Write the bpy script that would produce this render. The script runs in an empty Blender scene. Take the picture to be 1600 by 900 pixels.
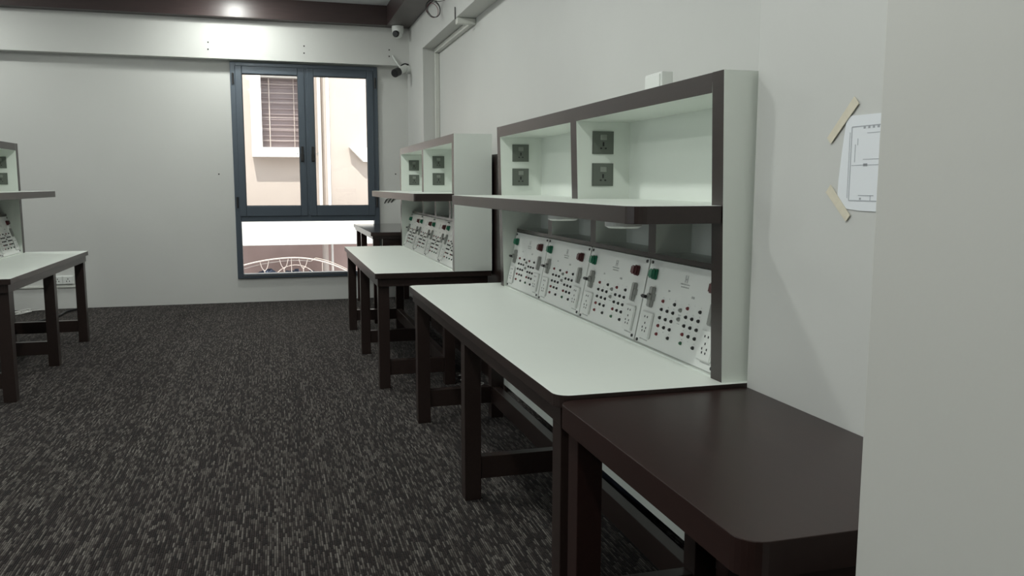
import bpy, bmesh, math, random
from mathutils import Vector, Matrix
random.seed(7)
scene = bpy.context.scene
COL = scene.collection
PI = math.pi

# ---------------------------------------------------------------- camera
CY, CP, CR, FPX = 0.2778, 0.1240, 0.0015, 1295.8
CAMH = 1.3201
fw = Vector((math.sin(CY)*math.cos(CP), math.cos(CY)*math.cos(CP), -math.sin(CP)))
rt = Vector((math.cos(CY), -math.sin(CY), 0)); up = rt.cross(fw)
rt2 = rt*math.cos(CR) + up*math.sin(CR); up2 = -rt*math.sin(CR) + up*math.cos(CR)
cd = bpy.data.cameras.new('camera'); cam = bpy.data.objects.new('camera', cd); COL.objects.link(cam)
m = Matrix((rt2, up2, -fw)).transposed().to_4x4(); m.translation = Vector((0, 0, CAMH))
cam.matrix_world = m
cd.sensor_width = 36; cd.lens = 36*FPX/1600; cd.clip_start = 0.02
scene.camera = cam

# ---------------------------------------------------------------- world, sun, exposure
w = bpy.data.worlds.new('world'); scene.world = w; w.use_nodes = True
bg = w.node_tree.nodes['Background']
bg.inputs[0].default_value = (0.92, 0.95, 1.0, 1); bg.inputs[1].default_value = 2.8
sd = bpy.data.lights.new('sun', 'SUN'); sd.energy = 6.5; sd.angle = 0.009; sd.color = (1, .95, .88)
so = bpy.data.objects.new('sun', sd); COL.objects.link(so)
so.rotation_euler = Vector((0.12, 0.5, -0.9)).to_track_quat('-Z', 'Y').to_euler()
scene.view_settings.view_transform = 'Standard'; scene.view_settings.look = 'None'
scene.view_settings.gamma = 1; scene.view_settings.use_curve_mapping = False
scene.view_settings.exposure = 0.0
LAMP_W = 24.0
BULB_W = 12.0
LAMP_C = (0.97, 1.0, 0.955)

# ---------------------------------------------------------------- helpers
def tag(o, label=None, cat=None, group=None, kind=None):
    if label: o['label'] = label
    if cat: o['category'] = cat
    if group: o['group'] = group
    if kind: o['kind'] = kind
    return o

def thing(name, label, cat, loc=(0, 0, 0), group=None, kind=None):
    o = bpy.data.objects.new(name, None); COL.objects.link(o); o.location = loc
    o.empty_display_size = .05
    return tag(o, label, cat, group, kind)

def world_loc(p):
    v = Vector((0, 0, 0))
    while p is not None:
        v += p.location; p = p.parent
    return v

def obj(name, bm, mats, parent=None, bevel=0, smooth=False, seg=2, origin=None):
    """bm is in world coordinates; origin moves to the box centre of the mesh."""
    if not isinstance(mats, (list, tuple)): mats = [mats]
    bmesh.ops.recalc_face_normals(bm, faces=bm.faces[:])
    cs = [v.co for v in bm.verts]
    lo = Vector((min(c.x for c in cs), min(c.y for c in cs), min(c.z for c in cs)))
    hi = Vector((max(c.x for c in cs), max(c.y for c in cs), max(c.z for c in cs)))
    ctr = (lo+hi)/2 if origin is None else Vector(origin)
    for v in bm.verts: v.co -= ctr
    me = bpy.data.meshes.new(name); bm.to_mesh(me); bm.free()
    for mm in mats: me.materials.append(mm)
    if smooth:
        for p in me.polygons: p.use_smooth = True
    o = bpy.data.objects.new(name, me); COL.objects.link(o)
    o.location = ctr - (world_loc(parent) if parent else Vector((0, 0, 0)))
    if parent: o.parent = parent
    if bevel:
        b = o.modifiers.new('bevel', 'BEVEL'); b.width = bevel; b.segments = seg; b.limit_method = 'ANGLE'
    return o

def B(): return bmesh.new()

def box(bm, x0, x1, y0, y1, z0, z1, mi=0):
    if x0 > x1: x0, x1 = x1, x0
    if y0 > y1: y0, y1 = y1, y0
    vs = [bm.verts.new((x, y, z)) for x in (x0, x1) for y in (y0, y1) for z in (z0, z1)]
    for f in ((0,1,3,2),(4,6,7,5),(0,4,5,1),(2,3,7,6),(0,2,6,4),(1,5,7,3)):
        fc = bm.faces.new([vs[i] for i in f]); fc.material_index = mi
    return bm

def bx(*a): return box(B(), *a)

def prism(bm, pts, axis, a0, a1, mi=0):
    """pts: 2-D outline; axis 'y' -> pts are (x,z); 'z' -> (x,y); 'x' -> (y,z)."""
    def P(p, a):
        return (p[0], a, p[1]) if axis == 'y' else (p[0], p[1], a) if axis == 'z' else (a, p[0], p[1])
    A = [bm.verts.new(P(p, a0)) for p in pts]; C = [bm.verts.new(P(p, a1)) for p in pts]
    fs = [bm.faces.new(A), bm.faces.new(C[::-1])]
    n = len(pts)
    for i in range(n): fs.append(bm.faces.new([A[i], C[i], C[(i+1) % n], A[(i+1) % n]]))
    for f in fs: f.material_index = mi
    return bm

def cyl(bm, p0, p1, r, n=16, r2=None, mi=0):
    p0, p1 = Vector(p0), Vector(p1); d = p1-p0
    q = d.to_track_quat('Z', 'Y').to_matrix()
    if r2 is None: r2 = r
    A = [bm.verts.new(p0+q@Vector((r*math.cos(2*PI*i/n), r*math.sin(2*PI*i/n), 0))) for i in range(n)]
    C = [bm.verts.new(p1+q@Vector((r2*math.cos(2*PI*i/n), r2*math.sin(2*PI*i/n), 0))) for i in range(n)]
    fs = [bm.faces.new(A[::-1]), bm.faces.new(C)]
    for i in range(n): fs.append(bm.faces.new([A[i], A[(i+1) % n], C[(i+1) % n], C[i]]))
    for f in fs: f.material_index = mi
    return bm

def tube(bm, pts, r, n=8, closed=False, mi=0):
    pts = [Vector(p) for p in pts]; rings = []; N = len(pts); prev = None
    for i, p in enumerate(pts):
        a = pts[(i-1) % N] if (closed or i > 0) else p
        c = pts[(i+1) % N] if (closed or i < N-1) else p
        d = (c-a).normalized()
        u = prev if prev else (Vector((0, 0, 1)) if abs(d.z) < .9 else Vector((1, 0, 0)))
        u = (u-d*u.dot(d)).normalized(); v = d.cross(u); prev = u
        rings.append([bm.verts.new(p+u*r*math.cos(2*PI*k/n)+v*r*math.sin(2*PI*k/n)) for k in range(n)])
    for i in range(N if closed else N-1):
        R, S = rings[i], rings[(i+1) % N]
        for k in range(n): bm.faces.new([R[k], R[(k+1) % n], S[(k+1) % n], S[k]]).material_index = mi
    if not closed:
        bm.faces.new(rings[0][::-1]).material_index = mi; bm.faces.new(rings[-1]).material_index = mi
    return bm

def spline(ctrl, n=8):
    c = [Vector(p) for p in ctrl]; out = []
    for i in range(len(c)-1):
        p0 = c[max(i-1, 0)]; p1 = c[i]; p2 = c[i+1]; p3 = c[min(i+2, len(c)-1)]
        for k in range(n):
            t = k/n
            out.append(.5*((2*p1)+(-p0+p2)*t+(2*p0-5*p1+4*p2-p3)*t*t+(-p0+3*p1-3*p2+p3)*t**3))
    out.append(c[-1]); return out

def by_normal(o, fn):
    for p in o.data.polygons: p.material_index = fn(p.normal)

# ---------------------------------------------------------------- materials
def mat(name, col, rough=.5, metal=0, spec=.5, noise=None, bump=None, coat=0):
    mt = bpy.data.materials.new(name); mt.use_nodes = True; nt = mt.node_tree
    p = nt.nodes['Principled BSDF']; p.inputs['Base Color'].default_value = (*col, 1)
    p.inputs['Roughness'].default_value = rough; p.inputs['Metallic'].default_value = metal
    p.inputs['Specular IOR Level'].default_value = spec; p.inputs['Coat Weight'].default_value = coat
    tc = nt.nodes.new('ShaderNodeTexCoord')
    if noise:
        sc, amt, stretch = noise
        mp = nt.nodes.new('ShaderNodeMapping'); mp.inputs['Scale'].default_value = stretch
        nz = nt.nodes.new('ShaderNodeTexNoise'); nz.inputs['Scale'].default_value = sc; nz.inputs['Detail'].default_value = 5
        mx = nt.nodes.new('ShaderNodeMix'); mx.data_type = 'RGBA'
        mx.inputs['A'].default_value = (*[c*(1-amt) for c in col], 1); mx.inputs['B'].default_value = (*[min(1, c*(1+amt)) for c in col], 1)
        nt.links.new(tc.outputs['Object'], mp.inputs[0]); nt.links.new(mp.outputs[0], nz.inputs[0])
        nt.links.new(nz.outputs[0], mx.inputs['Factor']); nt.links.new(mx.outputs['Result'], p.inputs['Base Color'])
    if bump:
        nz = nt.nodes.new('ShaderNodeTexNoise'); nz.inputs['Scale'].default_value = bump[0]; nz.inputs['Detail'].default_value = 4
        bp = nt.nodes.new('ShaderNodeBump'); bp.inputs['Strength'].default_value = bump[1]; bp.inputs['Distance'].default_value = .002
        nt.links.new(tc.outputs['Object'], nz.inputs[0]); nt.links.new(nz.outputs[0], bp.inputs['Height'])
        nt.links.new(bp.outputs[0], p.inputs['Normal'])
    return mt

M = {}
M['wall'] = mat('wall_paint', (.60, .605, .58), .55, noise=(1.3, .05, (1, 1, 1)), bump=(35, .12))
M['wallnear'] = mat('wall_paint_satin', (.57, .57, .535), .38, noise=(2, .03, (1, 1, 1)), bump=(60, .10))
M['ceil'] = mat('ceiling_paint', (.72, .74, .75), .8, noise=(2, .03, (1, 1, 1)))
M['soffit'] = mat('soffit_laminate', (.040, .024, .023), .36, noise=(9, .3, (.6, .6, 6)))
M['white'] = mat('white_laminate', (.74, .785, .73), .42, noise=(3, .02, (1, 1, 1)))
M['brown'] = mat('brown_laminate', (.024, .0150, .0130), .30, noise=(14, .28, (6, .5, 6)))
M['brown_top'] = mat('brown_table_laminate', (.022, .0100, .0085), .33, spec=.36, noise=(10, .25, (5, .5, 5)))
M['gloss'] = mat('glossy_dark_top', (.030, .022, .022), .12)
M['panel'] = mat('panel_enamel', (.78, .80, .77), .4)
M['grey'] = mat('socket_grey', (.115, .130, .110), .45)
M['greyl'] = mat('rocker_grey', (.22, .24, .21), .4)
M['dark'] = mat('dark_hole', (.008, .008, .008), .6)
M['whitep'] = mat('white_plastic', (.74, .76, .73), .35)
M['green'] = mat('green_button', (.012, .17, .09), .25)
M['red'] = mat('dark_red_button', (.10, .022, .024), .25)
M['redj'] = mat('red_terminal', (.20, .03, .035), .35)
M['greenj'] = mat('green_terminal', (.03, .12, .06), .35)
M['blackj'] = mat('black_terminal', (.02, .02, .02), .35)
M['metal'] = mat('switch_metal', (.35, .36, .34), .35, .7)
M['print'] = mat('printed_ink', (.50, .51, .50), .6)
M['black'] = mat('black_plastic', (.012, .012, .013), .35)
M['frame'] = mat('window_aluminium', (.075, .095, .118), .33, .25)
M['seal'] = mat('window_gasket', (.03, .035, .04), .5)
M['steel'] = mat('screw_steel', (.25, .25, .25), .35, .8)
M['paper'] = mat('drawing_paper', (.80, .83, .86), .7)
M['line'] = mat('pencil_line', (.40, .42, .45), .8)
M['tape'] = mat('masking_tape', (.70, .65, .52), .6, noise=(60, .1, (1, 1, 1)))
M['navy'] = mat('navy_board', (.012, .016, .03), .6)
M['pvc'] = mat('pvc_conduit', (.66, .67, .62), .4)
M['wire'] = mat('white_wire', (.6, .6, .57), .5)
M['redwire'] = mat('red_wire', (.25, .05, .06), .5)
M['peach'] = mat('peach_render', (.47, .405, .365), .85, noise=(3, .04, (1, 1, 1)))
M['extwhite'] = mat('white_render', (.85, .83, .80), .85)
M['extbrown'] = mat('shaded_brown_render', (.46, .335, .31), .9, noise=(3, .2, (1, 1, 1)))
M['louvre'] = mat('grey_louvre_glass', (.34, .275, .275), .5, noise=(5, .15, (1, 1, 14)))
M['rail'] = mat('cream_rail', (.54, .46, .42), .6)
M['leaf'] = mat('dark_blue_foliage', (.07, .085, .13), .8, noise=(30, .5, (1, 1, 1)))
M['ground'] = mat('ground', (.25, .2, .17), .9)

def emis(name, col, s):
    mt = bpy.data.materials.new(name); mt.use_nodes = True; p = mt.node_tree.nodes['Principled BSDF']
    p.inputs['Base Color'].default_value = (*col, 1)
    p.inputs['Emission Color'].default_value = (*col, 1); p.inputs['Emission Strength'].default_value = s
    return mt
M['lens'] = emis('lamp_lens', (.95, 1, .95), 4)

def glass():
    mt = bpy.data.materials.new('window_glass'); mt.use_nodes = True; nt = mt.node_tree; nt.nodes.clear()
    o = nt.nodes.new('ShaderNodeOutputMaterial'); mx = nt.nodes.new('ShaderNodeMixShader')
    t = nt.nodes.new('ShaderNodeBsdfTransparent'); t.inputs[0].default_value = (.93, .95, .94, 1)
    g = nt.nodes.new('ShaderNodeBsdfGlossy'); g.inputs['Roughness'].default_value = .02
    fr = nt.nodes.new('ShaderNodeFresnel'); fr.inputs[0].default_value = 1.45
    nt.links.new(fr.outputs[0], mx.inputs[0]); nt.links.new(t.outputs[0], mx.inputs[1]); nt.links.new(g.outputs[0], mx.inputs[2])
    nt.links.new(mx.outputs[0], o.inputs[0]); return mt
M['glass'] = glass()

def carpet():
    mt = bpy.data.materials.new('carpet'); mt.use_nodes = True; nt = mt.node_tree; N = nt.nodes; L = nt.links
    p = N['Principled BSDF']; p.inputs['Roughness'].default_value = .95; p.inputs['Specular IOR Level'].default_value = .2; p.inputs['Sheen Weight'].default_value = .07; p.inputs['Sheen Roughness'].default_value = .4
    tc = N.new('ShaderNodeTexCoord'); sp = N.new('ShaderNodeSeparateXYZ'); L.new(tc.outputs['Object'], sp.inputs[0])
    def mth(op, a, b=None, c=None):
        n = N.new('ShaderNodeMath'); n.operation = op
        for i, v in enumerate((a, b, c)):
            if v is None: continue
            if isinstance(v, (int, float)): n.inputs[i].default_value = v
            else: L.new(v, n.inputs[i])
        return n.outputs[0]
    def wn(x, y=None):
        c = N.new('ShaderNodeCombineXYZ'); L.new(x, c.inputs[0])
        if y is not None: L.new(y, c.inputs[1])
        n = N.new('ShaderNodeTexWhiteNoise'); n.noise_dimensions = '3D'; L.new(c.outputs[0], n.inputs['Vector']); return n.outputs['Value']
    wob = N.new('ShaderNodeTexNoise'); wob.inputs['Scale'].default_value = .8; L.new(tc.outputs['Object'], wob.inputs[0])
    x = mth('ADD', mth('DIVIDE', sp.outputs[0], .0080), mth('MULTIPLY', wob.outputs[0], .5))
    xi = mth('FLOOR', x); xf = mth('FRACT', x)
    y = mth('ADD', mth('DIVIDE', sp.outputs[1], mth('ADD', .030, mth('MULTIPLY', wn(xi), .035))), mth('MULTIPLY', wn(mth('ADD', xi, 511.5)), 37.0))
    yi = mth('FLOOR', y); yf = mth('FRACT', y)
    r = wn(xi, yi)
    big = N.new('ShaderNodeTexNoise'); big.inputs['Scale'].default_value = 1.0; big.inputs['Detail'].default_value = 6; big.inputs['Roughness'].default_value = .7
    mp = N.new('ShaderNodeMapping'); mp.inputs['Scale'].default_value = (16, 1.6, 1); L.new(tc.outputs['Object'], mp.inputs[0]); L.new(mp.outputs[0], big.inputs[0])
    thr = mth('ADD', mth('ADD', mth('MULTIPLY', r, .80), mth('MULTIPLY', wn(mth('ADD', xi, 97.5)), .24)), mth('MULTIPLY', mth('SUBTRACT', big.outputs[0], .52), .22))
    cr = N.new('ShaderNodeValToRGB'); L.new(thr, cr.inputs[0]); e = cr.color_ramp
    e.elements[0].position = 0; e.elements[0].color = (.009, .007, .007, 1)
    e.elements[1].position = 1; e.elements[1].color = (.16, .145, .13, 1)
    for pos, c in ((.35, (.016, .0105, .0095)), (.50, (.027, .0190, .0175)), (.60, (.055, .046, .041)), (.84, (.105, .093, .083))):
        q = e.elements.new(pos); q.color = (*c, 1)
    # a thread is brightest in its middle, and dark between threads
    ex = mth('SUBTRACT', 1.0, mth('POWER', mth('ABSOLUTE', mth('SUBTRACT', mth('MULTIPLY', xf, 2.0), 1.0)), 1.0))
    ey = mth('MINIMUM', 1.0, mth('MULTIPLY', mth('SUBTRACT', 1.0, mth('ABSOLUTE', mth('SUBTRACT', mth('MULTIPLY', yf, 2.0), 1.0))), 5.0))
    k = mth('ADD', .22, mth('MULTIPLY', mth('MULTIPLY', ex, ey), 1.0))
    mx = N.new('ShaderNodeMix'); mx.data_type = 'RGBA'; mx.blend_type = 'MULTIPLY'; mx.inputs['Factor'].default_value = 1
    L.new(cr.outputs[0], mx.inputs['A']); cc = N.new('ShaderNodeCombineColor')
    for i in range(3): L.new(k, cc.inputs[i])
    L.new(cc.outputs[0], mx.inputs['B']); L.new(mx.outputs['Result'], p.inputs['Base Color'])
    bp = N.new('ShaderNodeBump'); bp.inputs['Strength'].default_value = .6; bp.inputs['Distance'].default_value = .004
    L.new(mth('MULTIPLY', ex, ey), bp.inputs['Height']); L.new(bp.outputs[0], p.inputs['Normal'])
    return mt
M['carpet'] = carpet()

def struct(name, bm, m, parent=None, **k):
    o = obj(name, bm, m, parent, **k)
    if parent is None: o['kind'] = 'structure'
    return o

# ---------------------------------------------------------------- room shell
XL, XR, XP, XN = -6.0, 1.687, 1.52, 1.28     # left wall, recessed wall, far pier, near pier
YB, YN, ZC = 9.73, -3.0, 3.27
ZR = 2.715                                   # underside of the lintel over the recess
WX0, WX1, WZ0, WZ1 = -0.42, 1.17, .27, 2.64
struct('floor', bx(XL-.2, XR+.3, YN-.2, YB+.2, -.12, 0), M['carpet'], origin=(0, 0, 0))
struct('ceiling', bx(XL-.2, XR+.3, YN-.2, YB+.2, ZC, ZC+.15), M['ceil'])
bm = B()
box(bm, XL-.2, WX0, YB, YB+.2, 0, ZC); box(bm, WX1, XR+.3, YB, YB+.2, 0, ZC)
box(bm, WX0, WX1, YB, YB+.2, 0, WZ0); box(bm, WX0, WX1, YB, YB+.2, WZ1, ZC)
wall_back = struct('wall_back', bm, M['wall'])
beam = struct('wall_back_beam', bx(XL, XP, 9.58, YB, 2.65, ZC), M['wall'])
LW = [(0.6, 3.4), (5.2, 8.0)]; LZ = (.85, 2.45)
bm = B(); yy = YN
for a, b in LW:
    box(bm, XL-.2, XL, yy, a, 0, ZC); box(bm, XL-.2, XL, a, b, 0, LZ[0]); box(bm, XL-.2, XL, a, b, LZ[1], ZC); yy = b
box(bm, XL-.2, XL, yy, YB, 0, ZC)
struct('wall_left', bm, M['wall'])
for i, (a, b) in enumerate(LW):
    added_win = thing('window_%d' % (i+2), None, None, (XL-.1, (a+b)/2, LZ[0]), kind='structure')  # unseen left-wall window, added to bring soft daylight in from the side
    bm = B()
    for y0_, y1_, z0_, z1_ in ((a, a+.06, *LZ), (b-.06, b, *LZ), (a+.06, b-.06, LZ[0], LZ[0]+.06), (a+.06, b-.06, LZ[1]-.06, LZ[1]), ((a+b)/2-.03, (a+b)/2+.03, LZ[0]+.06, LZ[1]-.06)):
        box(bm, XL-.14, XL-.06, y0_, y1_, z0_, z1_)
    obj('window_frame', bm, M['frame'], added_win, bevel=.004)
    obj('glass_pane', bx(XL-.104, XL-.098, a+.05, b-.05, LZ[0]+.05, LZ[1]-.05), M['glass'], added_win)
    pl_ = bpy.data.lights.new('daylight_portal', 'AREA'); pl_.shape = 'RECTANGLE'; pl_.size = b-a; pl_.size_y = LZ[1]-LZ[0]; pl_.cycles.is_portal = True
    po = bpy.data.objects.new('daylight_portal', pl_); COL.objects.link(po); po.parent = added_win; po.location = (-.12, 0, (LZ[1]-LZ[0])/2)
    po.rotation_euler = (PI/2, 0, -PI/2)
struct('wall_near', bx(XL-.2, XR+.3, YN-.2, YN, 0, ZC), M['wall'])
wr = struct('wall_right', bx(XR, XR+.3, YN, YB, 0, ZC), M['wall'])
wl = struct('wall_right_lintel', bx(XP, XR, 2.045, 8.71, ZR, ZC), M['wall'], bevel=.004)
struct('wall_right_far_pier', bx(XP, XR, 8.71, YB, 0, ZC), M['wall'], bevel=.004)
pier = struct('wall_right_near_pier', bx(XN, XR, YN, 2.045, 0, ZC), M['wall'], bevel=.004)
struct('wall_column', bx(.815, XN, -1.2, .99, 0, ZC), M['wallnear'], bevel=.003)
# soffit: brown laminate box around the ceiling
ZS = 3.06
struct('trim_1', bx(XL, 1.255, 9.44, 9.58, ZS, ZC), M['soffit'], bevel=.003)
struct('trim_2', bx(1.255, XP, 2.045, 9.58, ZS, ZC), M['soffit'], bevel=.003)
struct('baseboard_right', bx(XR-.02, XR, 2.045, 8.71, 0, .17), M['navy'])
struct('baseboard_near', bx(XN-.02, XN, 1.0, 2.03, 0, .17), M['navy'])

# screw holes in the walls
for par, pts in ((beam, [(-.622, 2.813), (-.625, 2.74), (.366, 2.818), (.364, 2.743), (1.294, 2.818), (1.293, 2.748)]),
                 (wall_back, [(-.577, 1.43), (1.365, 1.44)])):
    y = 9.58 if par is beam else YB
    for x, z in pts:
        obj('screw_hole', cyl(B(), (x, y+.002, z), (x, y-.003, z), .008, 10), M['dark'], par)

# ---------------------------------------------------------------- the window
win = thing('window_1', None, None, (.375, YB+.05, WZ0), kind='structure')
Y0, Y1 = YB-.03, YB+.09
def ring(bm, x0, x1, z0, z1, wl_, wr_, wb, wt, y0, y1):
    box(bm, x0, x0+wl_, y0, y1, z0, z1); box(bm, x1-wr_, x1, y0, y1, z0, z1)
    box(bm, x0+wl_, x1-wr_, y0, y1, z0, z0+wb); box(bm, x0+wl_, x1-wr_, y0, y1, z1-wt, z1)
    return bm
ZT0, ZT1 = .905, .975
bm = ring(B(), WX0, WX1, WZ0, WZ1, .062, .062, .05, .05, Y0, Y1)
box(bm, WX0+.062, WX1-.062, Y0, Y1, ZT0, ZT1); box(bm, .352, .400, Y0-.004, Y1, ZT1, WZ1-.05)
obj('window_frame', bm, M['frame'], win, bevel=.004)
for k, (a, b) in enumerate(((WX0+.05, .362), (.390, WX1-.05))):
    s = obj('casement_sash', ring(B(), a, b, ZT1-.012, WZ1-.04, .072, .072, .118, .085, Y0-.012, Y1-.02), M['frame'], win, bevel=.006)
    obj('gasket', ring(B(), a+.060, b-.060, ZT1+.094, WZ1-.115, .016, .016, .016, .016, Y0+.005, Y0+.04), M['seal'], s)
    obj('glass_pane', bx(a+.06, b-.06, Y0+.045, Y0+.051, ZT1+.09, WZ1-.11), M['glass'], s)
    hx = .318 if k == 0 else .434
    bm = B(); box(bm, hx-.013, hx+.013, Y0-.035, Y0-.012, 1.58, 1.74); box(bm, hx-.018, hx+.018, Y0-.02, Y0-.011, 1.57, 1.66)
    obj('handle', bm, M['black'], s, bevel=.004)
    obj('latch_screw', cyl(B(), (hx+(-.05 if k == 0 else .05), Y0-.011, 1.66), (hx+(-.05 if k == 0 else .05), Y0-.018, 1.66), .008), M['whitep'], s)
    ex = WX0+.028 if k == 0 else WX1-.028
    for z in (1.12, 2.46):
        obj('hinge', cyl(B(), (ex, Y0-.006, z-.06), (ex, Y0-.006, z+.06), .012, 10), M['black'], win)
obj('glass_pane', bx(WX0+.055, WX1-.055, Y0+.05, Y0+.056, WZ0+.045, ZT0+.005), M['glass'], win)
obj('glazing_bead', bx(WX0+.06, WX1-.06, Y0-.004, Y0+.012, WZ0+.028, WZ0+.036), M['steel'], win)

# ---------------------------------------------------------------- ceiling lamps
for i, (x, y) in enumerate([(-.35, 8.9), (-.35, 6.4), (-.35, 3.9), (-.35, 1.2), (-3.2, 8.6), (-3.2, 5.8), (-3.2, 2.6), (-1.8, -1.2)]):
    t = thing('ceiling_downlight', 'round recessed downlight in the white ceiling, ' +
              ['nearest the window', 'second from the window', 'above the middle of the aisle', 'above the viewer', 'in the left row by the back wall',
               'in the middle of the left row', 'in the left row nearest the viewer', 'behind the viewer'][i], 'lamp', (x, y, ZC), 'downlights in the ceiling')
    bm = B(); n = 28; ro, ri = .13, .105
    A = [[bm.verts.new((x+r*math.cos(2*PI*k/n), y+r*math.sin(2*PI*k/n), z)) for k in range(n)] for r, z in ((ro, ZC), (ro, ZC-.012), (ri, ZC-.012), (ri, ZC))]
    for q in range(4):
        for k in range(n): bm.faces.new([A[q][k], A[q][(k+1) % n], A[(q+1) % 4][(k+1) % n], A[(q+1) % 4][k]])
    obj('trim_ring', bm, M['whitep'], t)
    obj('lens', cyl(B(), (x, y, ZC-.006), (x, y, ZC-.001), ri, 28), M['lens'], t)
    for kind_, e_, dz in (('AREA', LAMP_W, -.014), ('POINT', BULB_W, -.075)):
        ld = bpy.data.lights.new('lamp_light', kind_); ld.energy = e_*(.8 if i == 0 else .65 if i in (4, 5) else 1); ld.color = LAMP_C
        if kind_ == 'AREA': ld.shape = 'DISK'; ld.size = .2
        else: ld.shadow_soft_size = .06
        lo = bpy.data.objects.new('lamp_light', ld); COL.objects.link(lo); lo.parent = t; lo.location = (0, 0, dz)

# ---------------------------------------------------------------- bench parts
def rounded(x0, x1, y0, y1, r, s, which=(1, 1)):
    """outline of a top: front edge x0 (corners rounded by r at its near/far end), back edge x1; s = direction from front to back."""
    pts = []
    def arc(cx, cy, a0, a1):
        for k in range(7):
            a = a0+(a1-a0)*k/6; pts.append((cx+s*r*math.cos(a), cy+r*math.sin(a)))
    if which[0]: arc(x0+s*r, y0+r, 1.5*PI, PI)
    else: pts.append((x0, y0))
    if which[1]: arc(x0+s*r, y1-r, PI, .5*PI)
    else: pts.append((x0, y1))
    pts += [(x1, y1), (x1, y0)]
    return pts

def top_slab(name, outline, z0, z1, mtop, medge, parent, bevel=.0015):
    o = obj(name, prism(B(), outline, 'z', z0, z1), [mtop, medge], parent)
    by_normal(o, lambda n: 0 if n.z > .9 else 1)
    if bevel:
        b = o.modifiers.new('bevel', 'BEVEL'); b.width = bevel; b.segments = 2; b.limit_method = 'ANGLE'; b.material = 0 if False else -1
    return o

def socket_proto():
    """a grey switched socket plate facing -y, built at the origin; returns meshes"""
    out = {}
    def mesh(name, bm, m, smooth=False):
        bmesh.ops.recalc_face_normals(bm, faces=bm.faces[:])
        me = bpy.data.meshes.new(name); bm.to_mesh(me); bm.free(); me.materials.append(m); return me
    bm = bx(-.046, .046, -.009, 0, -.046, .046); bmesh.ops.bevel(bm, geom=[e for e in bm.edges if all(v.co.y < -.005 for v in e.verts)], offset=.003, segments=2, affect='EDGES')
    out['plate'] = mesh('socket_plate', bm, M['grey'])
    bm = bx(-.014, .014, -.013, -.008, .010, .032); bmesh.ops.bevel(bm, geom=bm.edges[:], offset=.0015, segments=1, affect='EDGES')
    out['rocker'] = mesh('rocker_switch', bm, M['greyl'])
    bm = B(); box(bm, -.0035, .0035, -.0098, -.0085, -.014, .002)
    box(bm, -.014, -.006, -.0098, -.0085, -.026, -.020); box(bm, .006, .014, -.0098, -.0085, -.026, -.020)
    out['holes'] = mesh('pin_holes', bm, M['dark'])
    bm = B(); box(bm, -.040, .040, -.0095, -.0085, .0385, .0395); box(bm, -.040, .040, -.0095, -.0085, -.0395, -.0385)
    return out
SOC = socket_proto()
def link_mesh(name, me, parent, loc, rot=None):
    o = bpy.data.objects.new(name, me); COL.objects.link(o); o.parent = parent; o.location = loc
    if rot: o.rotation_euler = rot
    return o
def socket(parent, x, y, z):
    p = link_mesh('switched_socket', SOC['plate'], parent, Vector((x, y, z))-world_loc(parent)); p['label'] = 'grey square switched socket'
    link_mesh('rocker_switch', SOC['rocker'], p, (0, 0, 0)); link_mesh('pin_holes', SOC['holes'], p, (0, 0, 0))
    return p

# panel prototypes: local frame u right, v up, w out of the panel (x=u, y=-w, z=v)
PW, PH = .569, .299
U3, V5 = [.28, .357, .431, .59, .663, .735], [.45, .545, .64, .733, .83]
def mk(name, bm, m, smooth=False):
    bmesh.ops.recalc_face_normals(bm, faces=bm.faces[:])
    me = bpy.data.meshes.new(name); bm.to_mesh(me); bm.free()
    for q in (m if isinstance(m, list) else [m]): me.materials.append(q)
    if smooth:
        for p in me.polygons: p.use_smooth = True
    return me
def bev(bm, off, seg=2):
    bmesh.ops.bevel(bm, geom=bm.edges[:], offset=off, segments=seg, affect='EDGES'); return bm
def jackmesh(name, m):
    bm = cyl(B(), (0, 0, 0), (0, -.004, 0), .0058, 12); cyl(bm, (0, -.004, 0), (0, -.007, 0), .0046, 12, .0040); return mk(name, bm, m)
JM = {'r': jackmesh('terminal_red', M['redj']), 'b': jackmesh('terminal_black', M['blackj']), 'g': jackmesh('terminal_green', M['greenj'])}
def btn(name, m):
    bm = bev(bx(-.0185, .0185, -.010, 0, -.019, .019), .003); bm2 = bev(bx(-.0155, .0155, -.024, -.009, -.016, .016), .004)
    me = bpy.data.meshes.new('t'); bm2.to_mesh(me); bm2.free(); bm.from_mesh(me); return mk(name, bm, m)
BTN = {'g': btn('push_button_green', M['green']), 'r': btn('push_button_red', M['red'])}
def lsw():
    bm = bev(bx(-.014, .014, -.014, 0, -.036, .036), .003); box(bm, -.020, .020, -.010, 0, -.012, .012)
    cyl(bm, (0, -.012, .0), (0, -.020, 0), .012, 14)
    return mk('toggle_switch', bm, M['metal'])
LSW = lsw(); LEV = mk('switch_lever', bev(bx(-.038, -.004, -.030, -.018, -.009, .003), .003), M['black'])
RSW = mk('toggle_switch_right', box(bev(bx(-.012, .012, -.014, 0, -.034, .034), .003), .010, .020, -.012, 0, -.010, .010), M['metal'])
SMS = mk('selector_knob', cyl(cyl(B(), (0, 0, 0), (0, -.005, 0), .007, 14), (0, -.005, 0), (0, -.009, 0), .0045, 14), M['metal'])
def sockw(w_, h_):
    return mk('panel_socket', bev(bx(-w_/2, w_/2, -.008, 0, -h_/2, h_/2), .0035, 3), M['whitep'])
SKL, SKR = sockw(.088, .094), sockw(.084, .094)
def holesm():
    bm = B()
    for (x, z) in ((-.010, .026), (.010, .026), (0, .004), (-.014, -.012), (.014, -.012), (-.010, -.024), (.010, -.024)):
        box(bm, x-.0026, x+.0026, -.0088, -.0075, z-.0035, z+.0035)
    return mk('panel_socket_holes', bm, M['black'])
HOL = holesm()
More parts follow.
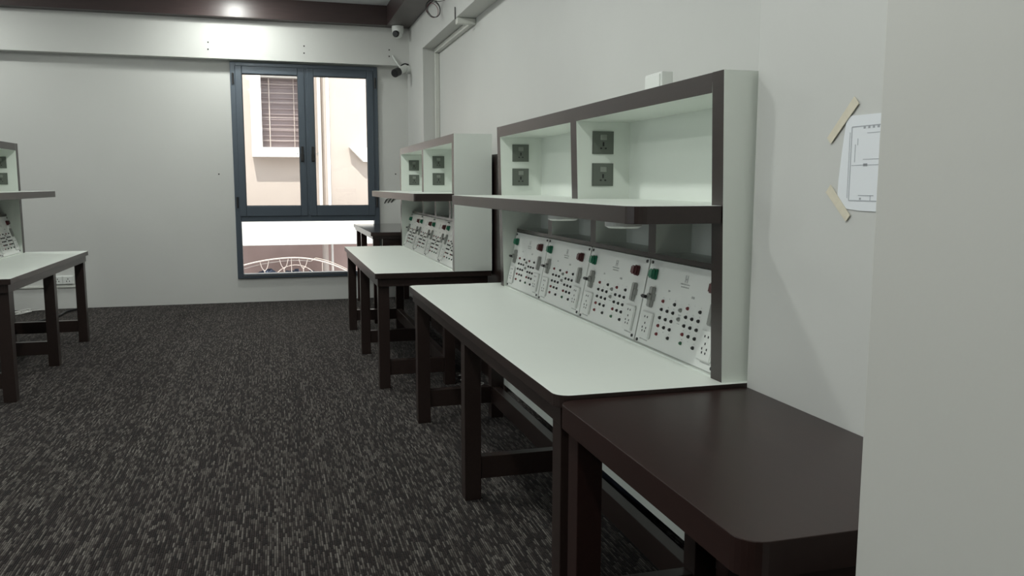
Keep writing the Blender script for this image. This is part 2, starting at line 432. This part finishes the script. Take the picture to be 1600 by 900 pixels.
SCR = mk('panel_screw', cyl(B(), (0, 0, 0), (0, -.004, 0), .0055, 10), M['black'])
def printm():
    bm = B(); rnd = random.Random(3)
    def P(u, v): return ((u-.5)*PW, -.0006, (.5-v)*PH)
    def r(u, v, w_, h_):
        x, y, z = P(u, v); box(bm, x-w_/2, x+w_/2, -.0009, -.0001, z-h_/2, z+h_/2)
    # mark: H-like emblem
    x, y, z = P(.507, .147)
    box(bm, x-.010, x-.006, -.0009, -.0001, z-.012, z+.012); box(bm, x+.004, x+.008, -.0009, -.0001, z-.012, z+.012)
    box(bm, x-.005, x+.005, -.0009, -.0001, z-.004, z+.001)
    def words(u, v, total, h):
        x0 = -total/2
        while x0 < total/2-.002:
            w_ = min(rnd.uniform(.0022, .0042), total/2-x0)
            x_, _, z_ = P(u, v); hh = h*rnd.uniform(.6, 1)
            box(bm, x_+x0, x_+x0+w_, -.0009, -.0001, z_-hh/2, z_+hh/2); x0 += w_+rnd.uniform(.0012, .0025)
    words(.500, .207, .062, .0048); words(.503, .238, .052, .0048)
    words(.122, .945, .06, .005); words(.885, .93, .06, .005)
    words(.112, .235, .016, .003); words(.855, .24, .014, .003)
    words(.13, .56, .02, .003); words(.875, .555, .03, .003)
    words(.33, .32, .016, .008); words(.62, .325, .020, .008)
    words(.512, .545, .02, .003); words(.512, .64, .02, .003)
    for u in U3:
        for v in V5:
            words(u, v-.045, .006, .0025)
    return mk('panel_lettering', bm, M['print'])
PRT = printm()

def control_panel(bench, L, x0, z0, x1, z1, ya, yb, s, first, jacks='each'):
    """plate from (x0,z0) bottom to (x1,z1) top, between ya (its left side) and yb (its right side)"""
    p0 = Vector((x0, (ya+yb)/2, z0)); p1 = Vector((x1, (ya+yb)/2, z1))
    V = (p1-p0).normalized(); U = Vector((0, 1 if yb > ya else -1, 0)); W = U.cross(V)
    if W.x*s > 0: W = -W
    Rm = Matrix((U, -W, V)).transposed()
    if Rm.determinant() < 0: raise Exception('panel frame')
    c = (p0+p1)/2; w_ = abs(yb-ya)-.009; h_ = (p1-p0).length
    bm = bev(bx(-w_/2, w_/2, 0, .006, -h_/2, h_/2), .001, 1)
    cp = bpy.data.objects.new('control_panel', mk('control_panel', bm, M['panel'])); COL.objects.link(cp)
    cp.parent = bench; cp.location = c-world_loc(bench); cp.rotation_euler = Rm.to_euler()
    if L: cp['label'] = L
    sx, sz = w_/PW, h_/PH
    def at(name, me, u, v, lab=None):
        o = link_mesh(name, me, cp, ((u-.5)*PW*sx, 0, (.5-v)*PH*sz))
        if lab: o['label'] = lab
        return o
    at('push_button', BTN['g'], .104, .17, 'green push button'); at('push_button', BTN['r'], .854, .175, 'dark red push button')
    at('toggle_switch', LSW, .127, .438, 'grey toggle switch'); at('switch_lever', LEV, .127, .438, 'black switch lever')
    at('toggle_switch', RSW, .877, .439, 'grey toggle switch')
    at('selector_knob', SMS, .512, .491); at('selector_knob', SMS, .512, .59)
    at('panel_socket', SKL, .122, .772, 'white outlet'); at('socket_holes', HOL, .122, .765)
    at('panel_socket', SKR, .875, .758, 'white outlet'); at('socket_holes', HOL, .875, .752)
    for u, v in ((.035, .038), (.97, .04), (.035, .972), (.967, .955)): at('screw', SCR, u, v)
    at('lettering', PRT, .5, .5)
    jl = []
    for i, u in enumerate(U3):
        for j, v in enumerate(V5):
            if (i, j) in ((1, 0), (4, 0), (1, 4), (4, 4)): continue
            k = 'r' if (i, j) in ((0, 0), (3, 0), (0, 3), (3, 3), (0, 4)) else 'g' if (i, j) == (3, 4) else 'b'
            jl.append((u, v, k))
    if jacks == 'each':
        for u, v, k in jl: at('terminal', JM[k], u, v, {'r': 'red terminal', 'g': 'green terminal', 'b': None}[k])
    else:
        bm = B()
        for u, v, k in jl:
            x_, z_ = (u-.5)*PW*sx, (.5-v)*PH*sz
            cyl(bm, (x_, 0, z_), (x_, -.004, z_), .0058, 10, mi='rgb'.index(k) if k != 'b' else 2)
            cyl(bm, (x_, -.004, z_), (x_, -.007, z_), .0046, 10, mi=2 if k == 'b' else 'rgb'.index(k))
        o = link_mesh('terminals', mk('terminal_field', bm, [M['redj'], M['greenj'], M['blackj']]), cp, (0, 0, 0)); o['kind'] = 'stuff'
    return cp

def lab_bench(label, s, xf, xb, y0, y1, xc_t, xc_b, c0, c1, xs, zt, r=.04, stuffpanel=3, depth=.25, legy=None, back_leg=1.15, modesty=False):
    """s=+1: the back is towards +x. xf front of desk, xb back of desk, xc_* cabinet front at top/bottom, xs front of shelf."""
    H = .76
    t = thing('laboratory_bench', label, 'workbench', ((xf+xb)/2, (y0+y1)/2, 0), 'laboratory benches with sockets and control panels')
    W, Br = M['white'], M['brown']
    X = lambda d: xf+s*d
    top_slab('desktop', rounded(xf, xb, y0, y1, r, s), H-.035, H, W, Br, t)['label'] = 'white desktop with dark brown edge'
    # apron
    bm = B(); box(bm, X(.018), X(.038), y0+.02, y1-.02, H-.087, H-.035)
    box(bm, X(.038), xb-s*.02, y0+.02, y0+.04, H-.087, H-.035); box(bm, X(.038), xb-s*.02, y1-.04, y1-.02, H-.087, H-.035)
    obj('apron', bm, Br, t, bevel=.0015)
    a = .07
    ly = legy or (y0+.03, (y0+y1)/2-.035, y1-.11)
    for yl in ly:
        obj('leg', bx(X(.024), X(.024+a), yl, yl+a, 0, H-.035), Br, t, bevel=.002)
        obj('leg', bx(back_leg, back_leg+s*a, yl, yl+a, 0, H-.035), Br, t, bevel=.002)
        obj('cross_rail', bx(X(.024+a), back_leg, yl+.01, yl+.06, .087, .182), Br, t, bevel=.002)
    for q in range(2):
        obj('long_rail', bx(back_leg+s*.005, back_leg+s*.05, ly[q]+a, ly[q+1], .087, .182), Br, t, bevel=.002)
    if modesty: obj('modesty_panel', bx(back_leg+s*(a+.003), back_leg+s*(a+.018), y0+.03, y1-.03, .192, H-.087), W, t)['label'] = 'white back board under the desk'
    # cabinet
    T = .062
    cb = xc_t+s*depth
    nrm = lambda n: 1 if (n.x*s < -.9) else 0
    for ya, yb_ in ((c0, c0+T), (c1-T, c1)):
        o = obj('side_panel', prism(B(), [(xc_b, H), (xc_t, zt), (cb, zt), (cb, H)], 'y', ya, yb_), [W, Br], t); by_normal(o, nrm)
    fx = lambda z: xc_b+(xc_t-xc_b)*(z-H)/(zt-H)
    e = s*.0006
    o = obj('top_panel', bx(xc_t+e, cb, c0+T, c1-T, zt-.056, zt-.0004), [W, Br], t); by_normal(o, nrm)
    obj('back_panel', bx(cb-s*.012, cb-s*.0005, c0+T, c1-T, H, zt-.056), W, t)
    zs0, zs1 = 1.2135, 1.2628
    # shelf: projects in front of the cabinet and runs through between the sides
    xm = fx(zs1)-s*.001
    pts = rounded(xs, xm, c0+.004, c1-.004, r, s)[:-2]+[(xm, c1-.004), (xm, c1-T), (cb-s*.012, c1-T), (cb-s*.012, c0+T), (xm, c0+T), (xm, c0+.004)]
    top_slab('shelf', pts, zs0, zs1, W, Br, t)['label'] = 'white shelf with dark brown edge'
    # divider between the two open compartments
    ym = (c0+c1)/2
    dy0, dy1 = ym-.049, ym+.021
    o = obj('divider', prism(B(), [(fx(zs1)+e, zs1), (xc_t+e, zt-.056), (cb-s*.012, zt-.056), (cb-s*.012, zs1)], 'y', dy0, dy1), [W, Br], t); by_normal(o, nrm)
    # cubby row
    xr = xc_t+s*.099
    i0, i1 = c0+T, c1-T
    o = obj('cubby_floor', bx(xr, cb-s*.012, i0, i1, 1.062, 1.080), [W, Br], t); by_normal(o, nrm)
    q = (i1-i0)/4
    for k in (1, 2, 3):
        yc = i0+q*k
        o = obj('cubby_divider', bx(xr+e, cb-s*.012, yc-.03, yc+.03, 1.080, zs0), [W, Br], t); by_normal(o, nrm)
    # control panels; k=0 nearest
    names = ['control panel at the near end of its bench', 'second control panel from the near end', 'third control panel from the near end', 'control panel at the far end of its bench']
    for k in range(4):
        a0, a1 = i0+q*k, i0+q*(k+1)
        ya, yb_ = (a1, a0) if s > 0 else (a0, a1)
        control_panel(t, names[k], xc_b+s*.013, H+.008, xr-s*.002, 1.060, ya, yb_, s, k == 0, 'stuff' if k == stuffpanel else 'each')
    obj('panel_ledge', bx(xc_b+s*.002, xc_b+s*.03, i0, i1, H, H+.006), W, t)
    # two sockets on the near face of the divider and of the far side panel
    sx_ = xc_t+s*.117
    for yy in (dy0, c1-T):
        for z in (1.491, 1.3615): socket(t, sx_, yy, z)
    return t, cb

benchA, cbA = lab_bench('white topped laboratory bench nearest the viewer, with open sockets cabinet and four control panels', 1, .7067, 1.455,
    2.042, 4.583, 1.186, 1.21, 2.062, 4.467, .924, 1.6315, r=.045, legy=(2.075, 3.274, 4.455), modesty=True)
benchB, cbB = lab_bench('laboratory bench standing behind the nearest one on the right, between it and the window', 1, .597, 1.357,
    5.253, 7.637, 1.109, 1.109, 5.246, 7.61, .85, 1.643, r=.012, legy=(5.30, 6.45, 7.59-.02), back_leg=1.05)
benchD, cbD = lab_bench('laboratory bench at the left edge of the view with its white top facing the aisle', -1, -1.525, -2.26,
    5.52, 7.70, -1.985, -1.985, 5.53, 7.64, -1.73, 1.643, r=.012, legy=(5.56, 6.62, 7.60), back_leg=-2.1)
# two round touch lights under the shelf of the near bench
for (x, y) in ((1.05, 2.41), (1.05, 2.98)):
    obj('under_shelf_lamp', cyl(cyl(B(), (x, y, 1.2135), (x, y, 1.192), .058, 32), (x, y, 1.192), (x, y, 1.186), .058, 32, .048), M['whitep'], benchA, smooth=False)['label'] = 'flat round white lamp under the shelf'

# ---------------------------------------------------------------- dark board behind the second bench
t = obj('wooden_board', bx(1.378, 1.396, 5.0, 7.6, 0, 1.515), M['brown'], bevel=.002)
tag(t, 'tall dark brown board standing on edge behind the second bench', 'board')

# ---------------------------------------------------------------- side tables
def table(label, xf, xb, y0, y1, H, legs, r=.045, ap=.07, mtop='brown_top', th=.035, leg=.07, topm=None):
    t = thing('side_table', label, 'table', ((xf+xb)/2, (y0+y1)/2, 0))
    o = top_slab('tabletop', rounded(xf, xb, y0, y1, r, 1), H-th, H, M[topm or mtop], M[mtop], t)
    bm = B(); box(bm, xf+.018, xf+.038, y0+.02, y1-.005, H-th-ap, H-th); box(bm, xf+.038, xb-.02, y0+.02, y0+.04, H-th-ap, H-th)
    box(bm, xf+.038, xb-.02, y1-.025, y1-.005, H-th-ap, H-th)
    obj('apron', bm, M[mtop], t, bevel=.0015)
    for x, y in legs: obj('leg', bx(x, x+leg, y, y+leg, 0, H-th), M[mtop], t, bevel=.002)
    return t
T1 = table('dark brown wooden side table in front, pushed against the end of the nearest bench', .7067, 1.279, 1.115, 2.035, .7485,
           [(.735, 1.955), (.745, 1.122), (1.19, 1.955), (1.19, 1.122)], ap=.002, th=.064)
bm = B(); box(bm, .805, 1.19, 1.965, 2.015, .087, .182); obj('cross_rail', bm, M['brown_top'], T1, bevel=.002)
obj('modesty_panel', bx(1.262, 1.276, 1.13, 2.0, .12, .66), M['white'], T1)['label'] = 'white back board'
obj('end_panel', bx(.815, 1.19, 1.135, 1.153, .10, .684), M['brown_top'], T1, bevel=.002)
obj('long_rail', bx(1.195, 1.24, 1.192, 1.955, .087, .182), M['brown_top'], T1, bevel=.002)
T2 = table('small dark glossy table by the window, beyond the second bench', .86, 1.5, 7.85, 9.62, .872,
           [(.885, 7.88), (.885, 9.0), (1.41, 7.88), (1.41, 9.5), (.885, 9.5)], r=.01, ap=.03, leg=.06, topm='gloss')
obj('end_panel', bx(.975, 1.41, 7.90, 7.925, .38, .81), M['brown_top'], T2, bevel=.002)

# ---------------------------------------------------------------- right wall details
bx_ = thing('junction_box', 'small white plastic box standing on top of the nearest bench cabinet', 'box', (1.362, 2.835, 1.6315))
obj('housing', bx(1.34, 1.385, 2.76, 2.90, 1.6315, 1.722), M['whitep'], bx_, bevel=.004)
obj('cover_plate', bx(1.335, 1.341, 2.77, 2.89, 1.64, 1.714), M['whitep'], bx_, bevel=.002)
# conduit in the corner of the recess
cx = XR-.03
cv = thing('cable_trunking', 'square white cable trunking running straight up the far corner of the wall recess', 'trunking', (XR-.025, 8.68, 0))
obj('channel', bx(XR-.046, XR-.002, 8.658, 8.706, .2, 2.665), M['pvc'], cv, bevel=.003)
ch = thing('cable_trunking', 'white cable trunking running level under the top edge of the wall recess', 'trunking', (XR-.025, 7.8, 2.68))
obj('channel', bx(XR-.046, XR-.002, 7.10, 8.706, 2.668, ZR-.003), M['pvc'], ch, bevel=.003)
obj('end_box', bx(XP+.004, XR-.002, 7.03, 7.10, 2.664, ZR-.003), M['pvc'], ch, bevel=.004)
obj('cable_tail', tube(B(), [(XP-.008, 7.06, 2.70), (XP-.008, 7.06, 2.74), (XP-.008, 7.06, 2.80)], .005, 6), M['black'], ch)
# cable coil
c = Vector((1.435, 7.62, 2.892))
cc = thing('cable_coil', 'loose coil of thin dark cable hanging high on the right wall below the ceiling trim', 'cable', c)
for k, (rr, dx, dz) in enumerate(((.072, 0, 0), (.066, .006, -.006), (.074, -.003, .002), (.062, -.004, -.010))):
    pts = [(c.x+dx+rr*math.cos(a), c.y+.05*math.cos(a)+.01*k, c.z+dz+rr*math.sin(a)) for a in [2*PI*i/36 for i in range(36)]]
    obj('cable_loop', tube(B(), pts, .0024, 6, closed=True), M['redwire'] if k == 3 else M['black'], cc)
obj('cable_tail', tube(B(), spline([(c.x+.02, c.y, c.z+.068), (1.49, c.y, c.z+.064), (XP-.003, c.y-.1, c.z+.06)], 6), .003, 6), M['black'], cc)

# taped drawing
dr = thing('taped_drawing', 'white sheet with a floor plan drawing taped to the right wall', 'drawing', (XN-.003, 1.57, 1.37))
obj('sheet', prism(B(), [(1.36, 1.262), (1.60, 1.262), (1.684, 1.268), (1.682, 1.33), (1.674, 1.40), (1.662, 1.478), (1.36, 1.474)], 'x', XN-.0022, XN-.001), M['paper'], dr)
bm = B()
def ln(y0, z0, y1, z1, t=.0008):
    if abs(y1-y0) > abs(z1-z0): box(bm, XN-.0028, XN-.0021, y0, y1, min(z0, z1)-t, max(z0, z1)+t)
    else: box(bm, XN-.0028, XN-.0021, min(y0, y1)-t, max(y0, y1)+t, z0, z1)
ln(1.642, 1.285, 1.642, 1.452, .001); ln(1.40, 1.452, 1.642, 1.452, .001); ln(1.40, 1.285, 1.642, 1.285, .0012); ln(1.648, 1.29, 1.648, 1.44, .0006)
ln(1.40, 1.365, 1.638, 1.365, .0006); ln(1.56, 1.297, 1.61, 1.297); ln(1.40, 1.378, 1.60, 1.378, .0006); ln(1.40, 1.436, 1.59, 1.436, .0006)
ln(1.628, 1.372, 1.628, 1.412, .0008); ln(1.62, 1.41, 1.62, 1.425, .0006); ln(1.57, 1.285, 1.57, 1.297)
for y in (1.60, 1.585, 1.57, 1.555): box(bm, XN-.0028, XN-.0021, y-.003, y+.003, 1.446, 1.451)
box(bm, XN-.0028, XN-.0021, 1.585, 1.598, 1.362, 1.369); box(bm, XN-.0028, XN-.0021, 1.60, 1.606, 1.287, 1.292)
obj('drawing_lines', bm, M['line'], dr)
def tape(p0, p1, w_):
    a, b = Vector(p0), Vector(p1); d = (b-a).normalized(); n = Vector((-d.y, d.x))*w_/2
    q = [a+n, b+n*.8, b-n*.9, a-n]
    obj('tape_strip', prism(B(), [(v.x, v.y) for v in q], 'x', XN-.0042, XN-.003), M['tape'], dr)
tape((1.630, 1.512), (1.722, 1.425), .024); tape((1.716, 1.312), (1.640, 1.243), .024)

# ---------------------------------------------------------------- security cameras
tc_ = thing('security_camera', 'white turret security camera hanging below the brown ceiling trim in the corner', 'camera', (1.375, 9.45, ZS))
cyl_ = obj('housing', cyl(cyl(B(), (1.375, 9.45, ZS), (1.375, 9.45, ZS-.03), .066, 28), (1.375, 9.45, ZS-.03), (1.375, 9.45, ZS-.085), .066, 28, .058), M['whitep'], tc_, bevel=.003)
bm = B(); bmesh.ops.create_uvsphere(bm, u_segments=20, v_segments=12, radius=.052); bmesh.ops.translate(bm, vec=(1.375, 9.44, ZS-.085), verts=bm.verts)
obj('camera_ball', bm, M['whitep'], tc_, smooth=True)
d = Vector((-.55, -.75, -.25)).normalized(); p = Vector((1.375, 9.44, ZS-.08))
obj('lens', cyl(cyl(B(), p+d*.035, p+d*.06, .036, 24), p+d*.06, p+d*.066, .036, 24, .028), M['black'], tc_)
bc = thing('security_camera', 'white bullet security camera with dark head in the corner beside the window top', 'camera', (1.47, 9.55, 2.60))
obj('bracket', cyl(B(), (1.518, 9.53, 2.60), (1.46, 9.50, 2.60), .045, 24), M['whitep'], bc, bevel=.003)
obj('body', cyl(B(), (1.47, 9.52, 2.62), (1.37, 9.43, 2.565), .04, 24), M['whitep'], bc, bevel=.003)
obj('camera_head', cyl(cyl(B(), (1.375, 9.435, 2.568), (1.325, 9.39, 2.54), .046, 24), (1.325, 9.39, 2.54), (1.315, 9.38, 2.535), .046, 24, .036), M['black'], bc)
obj('cable', tube(B(), spline([(1.33, 9.575, 2.76), (1.36, 9.56, 2.70), (1.40, 9.54, 2.64), (1.45, 9.53, 2.60)], 6), .009, 8), M['whitep'], bc)
obj('black_cable', tube(B(), spline([(1.505, 9.55, 2.66), (1.46, 9.54, 2.665), (1.42, 9.53, 2.64), (1.44, 9.52, 2.61)], 6), .009, 8), M['black'], bc)

# ---------------------------------------------------------------- wall socket by the left bench, cables
ws = thing('wall_socket', 'white double socket low on the back wall behind the left bench', 'socket', (-2.185, YB, .31))
obj('backing_box', bx(-2.29, -2.08, YB-.02, YB, .262, .352), M['whitep'], ws, bevel=.003)
for x in (-2.235, -2.135):
    pl = obj('socket_plate', bx(x-.044, x+.044, YB-.028, YB-.02, .266, .348), M['whitep'], ws, bevel=.003)
    bm = B()
    for dx, dz in ((0, .012), (-.013, -.012), (.013, -.012)): box(bm, x+dx-.004, x+dx+.004, YB-.0295, YB-.0278, .307+dz-.006, .307+dz+.006)
    obj('pin_holes', bm, M['dark'], pl)
obj('conduit', bx(-2.75, -2.06, YB-.02, YB, .228, .25), M['pvc'], ws, bevel=.002)

def wire(name, label, ctrl, r, m, cat='cable'):
    o = obj(name, tube(B(), spline(ctrl, 6), r, 6), M[m]); tag(o, label, cat); return o
rnd = random.Random(5)
ctrl = [(-2.62, 9.38, .01)]
for k in range(10): ctrl.append((-2.55+rnd.uniform(-.10, .12), 9.40+rnd.uniform(-.16, .16), .012+.010*(k % 3)))
ctrl.append((-2.40, 9.60, .012)); ctrl.append((-2.33, 9.69, .02)); ctrl.append((-2.28, 9.70, .20)); ctrl.append((-2.26, 9.705, .24))
wire('white_cable', 'tangled white cable lying on the carpet by the back wall', ctrl, .006, 'wire')
wire('black_cable', 'black cable lying across the carpet behind the left bench', [(-2.42, 7.9, .012), (-2.32, 8.5, .012), (-2.12, 9.05, .012), (-2.10, 9.4, .015), (-1.98, 9.60, .02), (-2.0, 9.69, .03)], .012, 'black')
ctrl = []
rnd = random.Random(9)
for k in range(9): ctrl.append((1.0+rnd.uniform(-.05, .12), 4.485+rnd.uniform(-.02, .022), .19+.008*k+rnd.uniform(-.003, .003)))
wire('white_cable', 'thin white wires tangled on the lower rail under the nearest bench', ctrl, .0022, 'wire')
ck = thing('cable_ends', 'black and white cable ends poking out below the shelf of the second bench', 'cable', (1.04, 7.52, 1.19))
for k in range(3):
    x = .985+.03*k; y = 7.50
    obj('cable_end', tube(B(), spline([(x-.035, y, 1.150+.004*k), (x-.02, y, 1.18), (x+.006, y, 1.192), (x+.03, y, 1.190)], 5), .005, 6), M['black'], ck)
    obj('cable_end', tube(B(), spline([(x-.022, y-.012, 1.158+.004*k), (x-.008, y-.012, 1.182), (x+.014, y-.012, 1.200), (x+.03, y-.01, 1.207)], 5), .006, 6), M['wire'], ck)
# dark blue bundle under the near bench
bm = B()
bmesh.ops.create_icosphere(bm, subdivisions=4, radius=1)
for v in bm.verts:
    n = math.sin(v.co.x*5+1)*math.sin(v.co.y*7)*math.sin(v.co.z*6+2)*.12+math.sin(v.co.x*13)*math.sin(v.co.y*11+v.co.z*9)*.04
    v.co *= 1+n
    v.co.x *= .13; v.co.y *= .30; v.co.z *= .16
    v.co.z = max(v.co.z, -.15)
    v.co += Vector((1.37, 3.0, .151))
o = obj('cloth_bundle', bm, M['navy'], smooth=True); tag(o, 'dark navy cloth bundle lying on the carpet under the nearest bench', 'bag')

# ---------------------------------------------------------------- outside the window
nb = thing('neighbouring_building', 'sunlit peach house across the gap, with a barred louvre window', 'building', (.5, 14.2, -1.5))
bm = B()
wx0, wx1, wz0, wz1 = -.15, .52, 1.90, 3.0
box(bm, -5, wx0, 14, 14.3, -1.5, 6); box(bm, wx1, .80, 14, 14.3, -1.5, 6); box(bm, wx0, wx1, 14, 14.3, -1.5, wz0); box(bm, wx0, wx1, 14, 14.3, wz1, 6)
obj('wall', bm, M['peach'], nb)
obj('wing_wall', bx(.80, 6, 13.75, 14.0, -1.5, 6), M['peach'], nb)
o = obj('window_surround', ring(B(), wx0-.16, wx1+.10, wz0-.15, wz1+.20, .16, .10, .15, .20, 13.78, 14.02), M['extwhite'], nb, bevel=.004)
g = obj('louvre_window', bx(wx0, wx1, 14.12, 14.16, wz0, wz1), M['louvre'], nb)
bm = B()
for k in range(13): box(bm, wx0, wx1, 14.07, 14.115, wz0+.02+k*.085, wz0+.03+k*.085)
obj('louvre_blades', bm, M['louvre'], g)
bm = B()
for z in (wz0+.12, wz0+.30, wz0+.48, wz0+.72, wz0+.86, wz0+1.00): cyl(bm, (wx0, 14.03, z), (wx1, 14.03, z), .0035, 6)
cyl(bm, (wx0+.12, 14.03, wz0), (wx0+.12, 14.03, wz1), .008, 6); cyl(bm, (wx0+.50, 14.03, wz0), (wx0+.50, 14.03, wz1), .005, 6)
obj('window_bars', bm, M['rail'], nb)
obj('drain_pipe', cyl(cyl(B(), (.74, 13.93, -1), (.74, 13.93, 5), .03, 12), (.86, 13.71, -1), (.86, 13.71, 5), .025, 12), M['extwhite'], nb)
obj('awning_slab', prism(B(), [(1.18, 1.91), (2.1, 1.91), (2.1, 1.68), (1.40, 1.68)], 'y', 13.6, 13.75), M['extwhite'], nb, bevel=.004)
cn = tag(obj('canopy', bx(-4, 5, 12.0, 12.9, .475, 1.0), M['extwhite'], bevel=.01), 'bright white concrete canopy seen through the low pane of the window', 'canopy')
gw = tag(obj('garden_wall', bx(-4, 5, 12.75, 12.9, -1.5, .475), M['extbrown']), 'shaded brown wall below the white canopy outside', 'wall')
tag(obj('gate_post', cyl(B(), (.70, 12.45, -1.5), (.70, 12.45, .475), .045, 14), M['rail']), 'round cream post outside, under the canopy', 'post')
tag(obj('drain_pipe', cyl(B(), (.80, 12.5, -1.5), (.80, 12.5, .475), .018, 10), M['extwhite']), 'thin white pipe beside the round cream post outside', 'pipe')
struct('ground', bx(-8, 9, 9.95, 20, -1.6, -1.5), M['ground'])
rl = thing('arched_railing', 'cream painted metal railing with an arched top outside the window', 'railing', (.3, 11.9, -1.5))
pts = []
for k in range(33):
    t_ = k/32; x = -.9+2.15*t_; z = .305-.34*((x-.22)/.95)**2*(.55 if x < .22 else 1.0)
    pts.append((x, 11.9, z))
obj('top_rail', tube(B(), pts, .011, 8), M['rail'], rl)
obj('inner_rail', tube(B(), [(p[0]*.98+.03, 11.93, p[2]+.02 if p[0] > .5 else p[2]-.04) for p in pts], .006, 6), M['rail'], rl)
def zr(x): return .305-.34*((x-.22)/.95)**2*(.55 if x < .22 else 1.0)
for x in (-.16, .10, .36):
    bm = B(); z1 = zr(x)
    tube(bm, [(x, 11.9, -1.5), (x, 11.9, z1-.13)], .006, 6)
    for sgn in (-1, 1):
        tube(bm, spline([(x, 11.9, z1-.15), (x+sgn*.035, 11.9, z1-.10), (x+sgn*.06, 11.9, zr(x+sgn*.07)-.005)], 5), .005, 6)
    obj('forked_baluster', bm, M['rail'], rl)
for x in (.20, .62, .76):
    obj('baluster', tube(B(), [(x, 11.9, -1.5), (x, 11.9, zr(x))], .005, 6), M['rail'], rl)
bm = B()
tube(bm, [(.25+.32*math.cos(a), 11.94, -.10+.30*math.sin(a)) for a in [PI*k/20 for k in range(21)]], .006, 6)
obj('scroll', bm, M['rail'], rl)
bm = B(); rnd = random.Random(2)
for k in range(420):
    x = rnd.uniform(-.28, .54); y = rnd.uniform(12.12, 12.36); h = .03+.09*math.sin((x+.3)*9)**2
    z = rnd.uniform(-.5, h); a = rnd.uniform(0, 6.28); r_ = rnd.uniform(.03, .06)
    vs = [bm.verts.new((x+r_*math.cos(a+q), y+rnd.uniform(-.03, .03), z+r_*math.sin(a+q)*.7)) for q in (0, 1.5, 3.1, 4.6)]
    bm.faces.new(vs)
cyl(bm, (.2, 12.3, -1.5), (.2, 12.3, -.3), .03)
tag(obj('garden_shrub', bm, M['leaf']), 'dark bluish shrub behind the arched railing outside', 'plant')
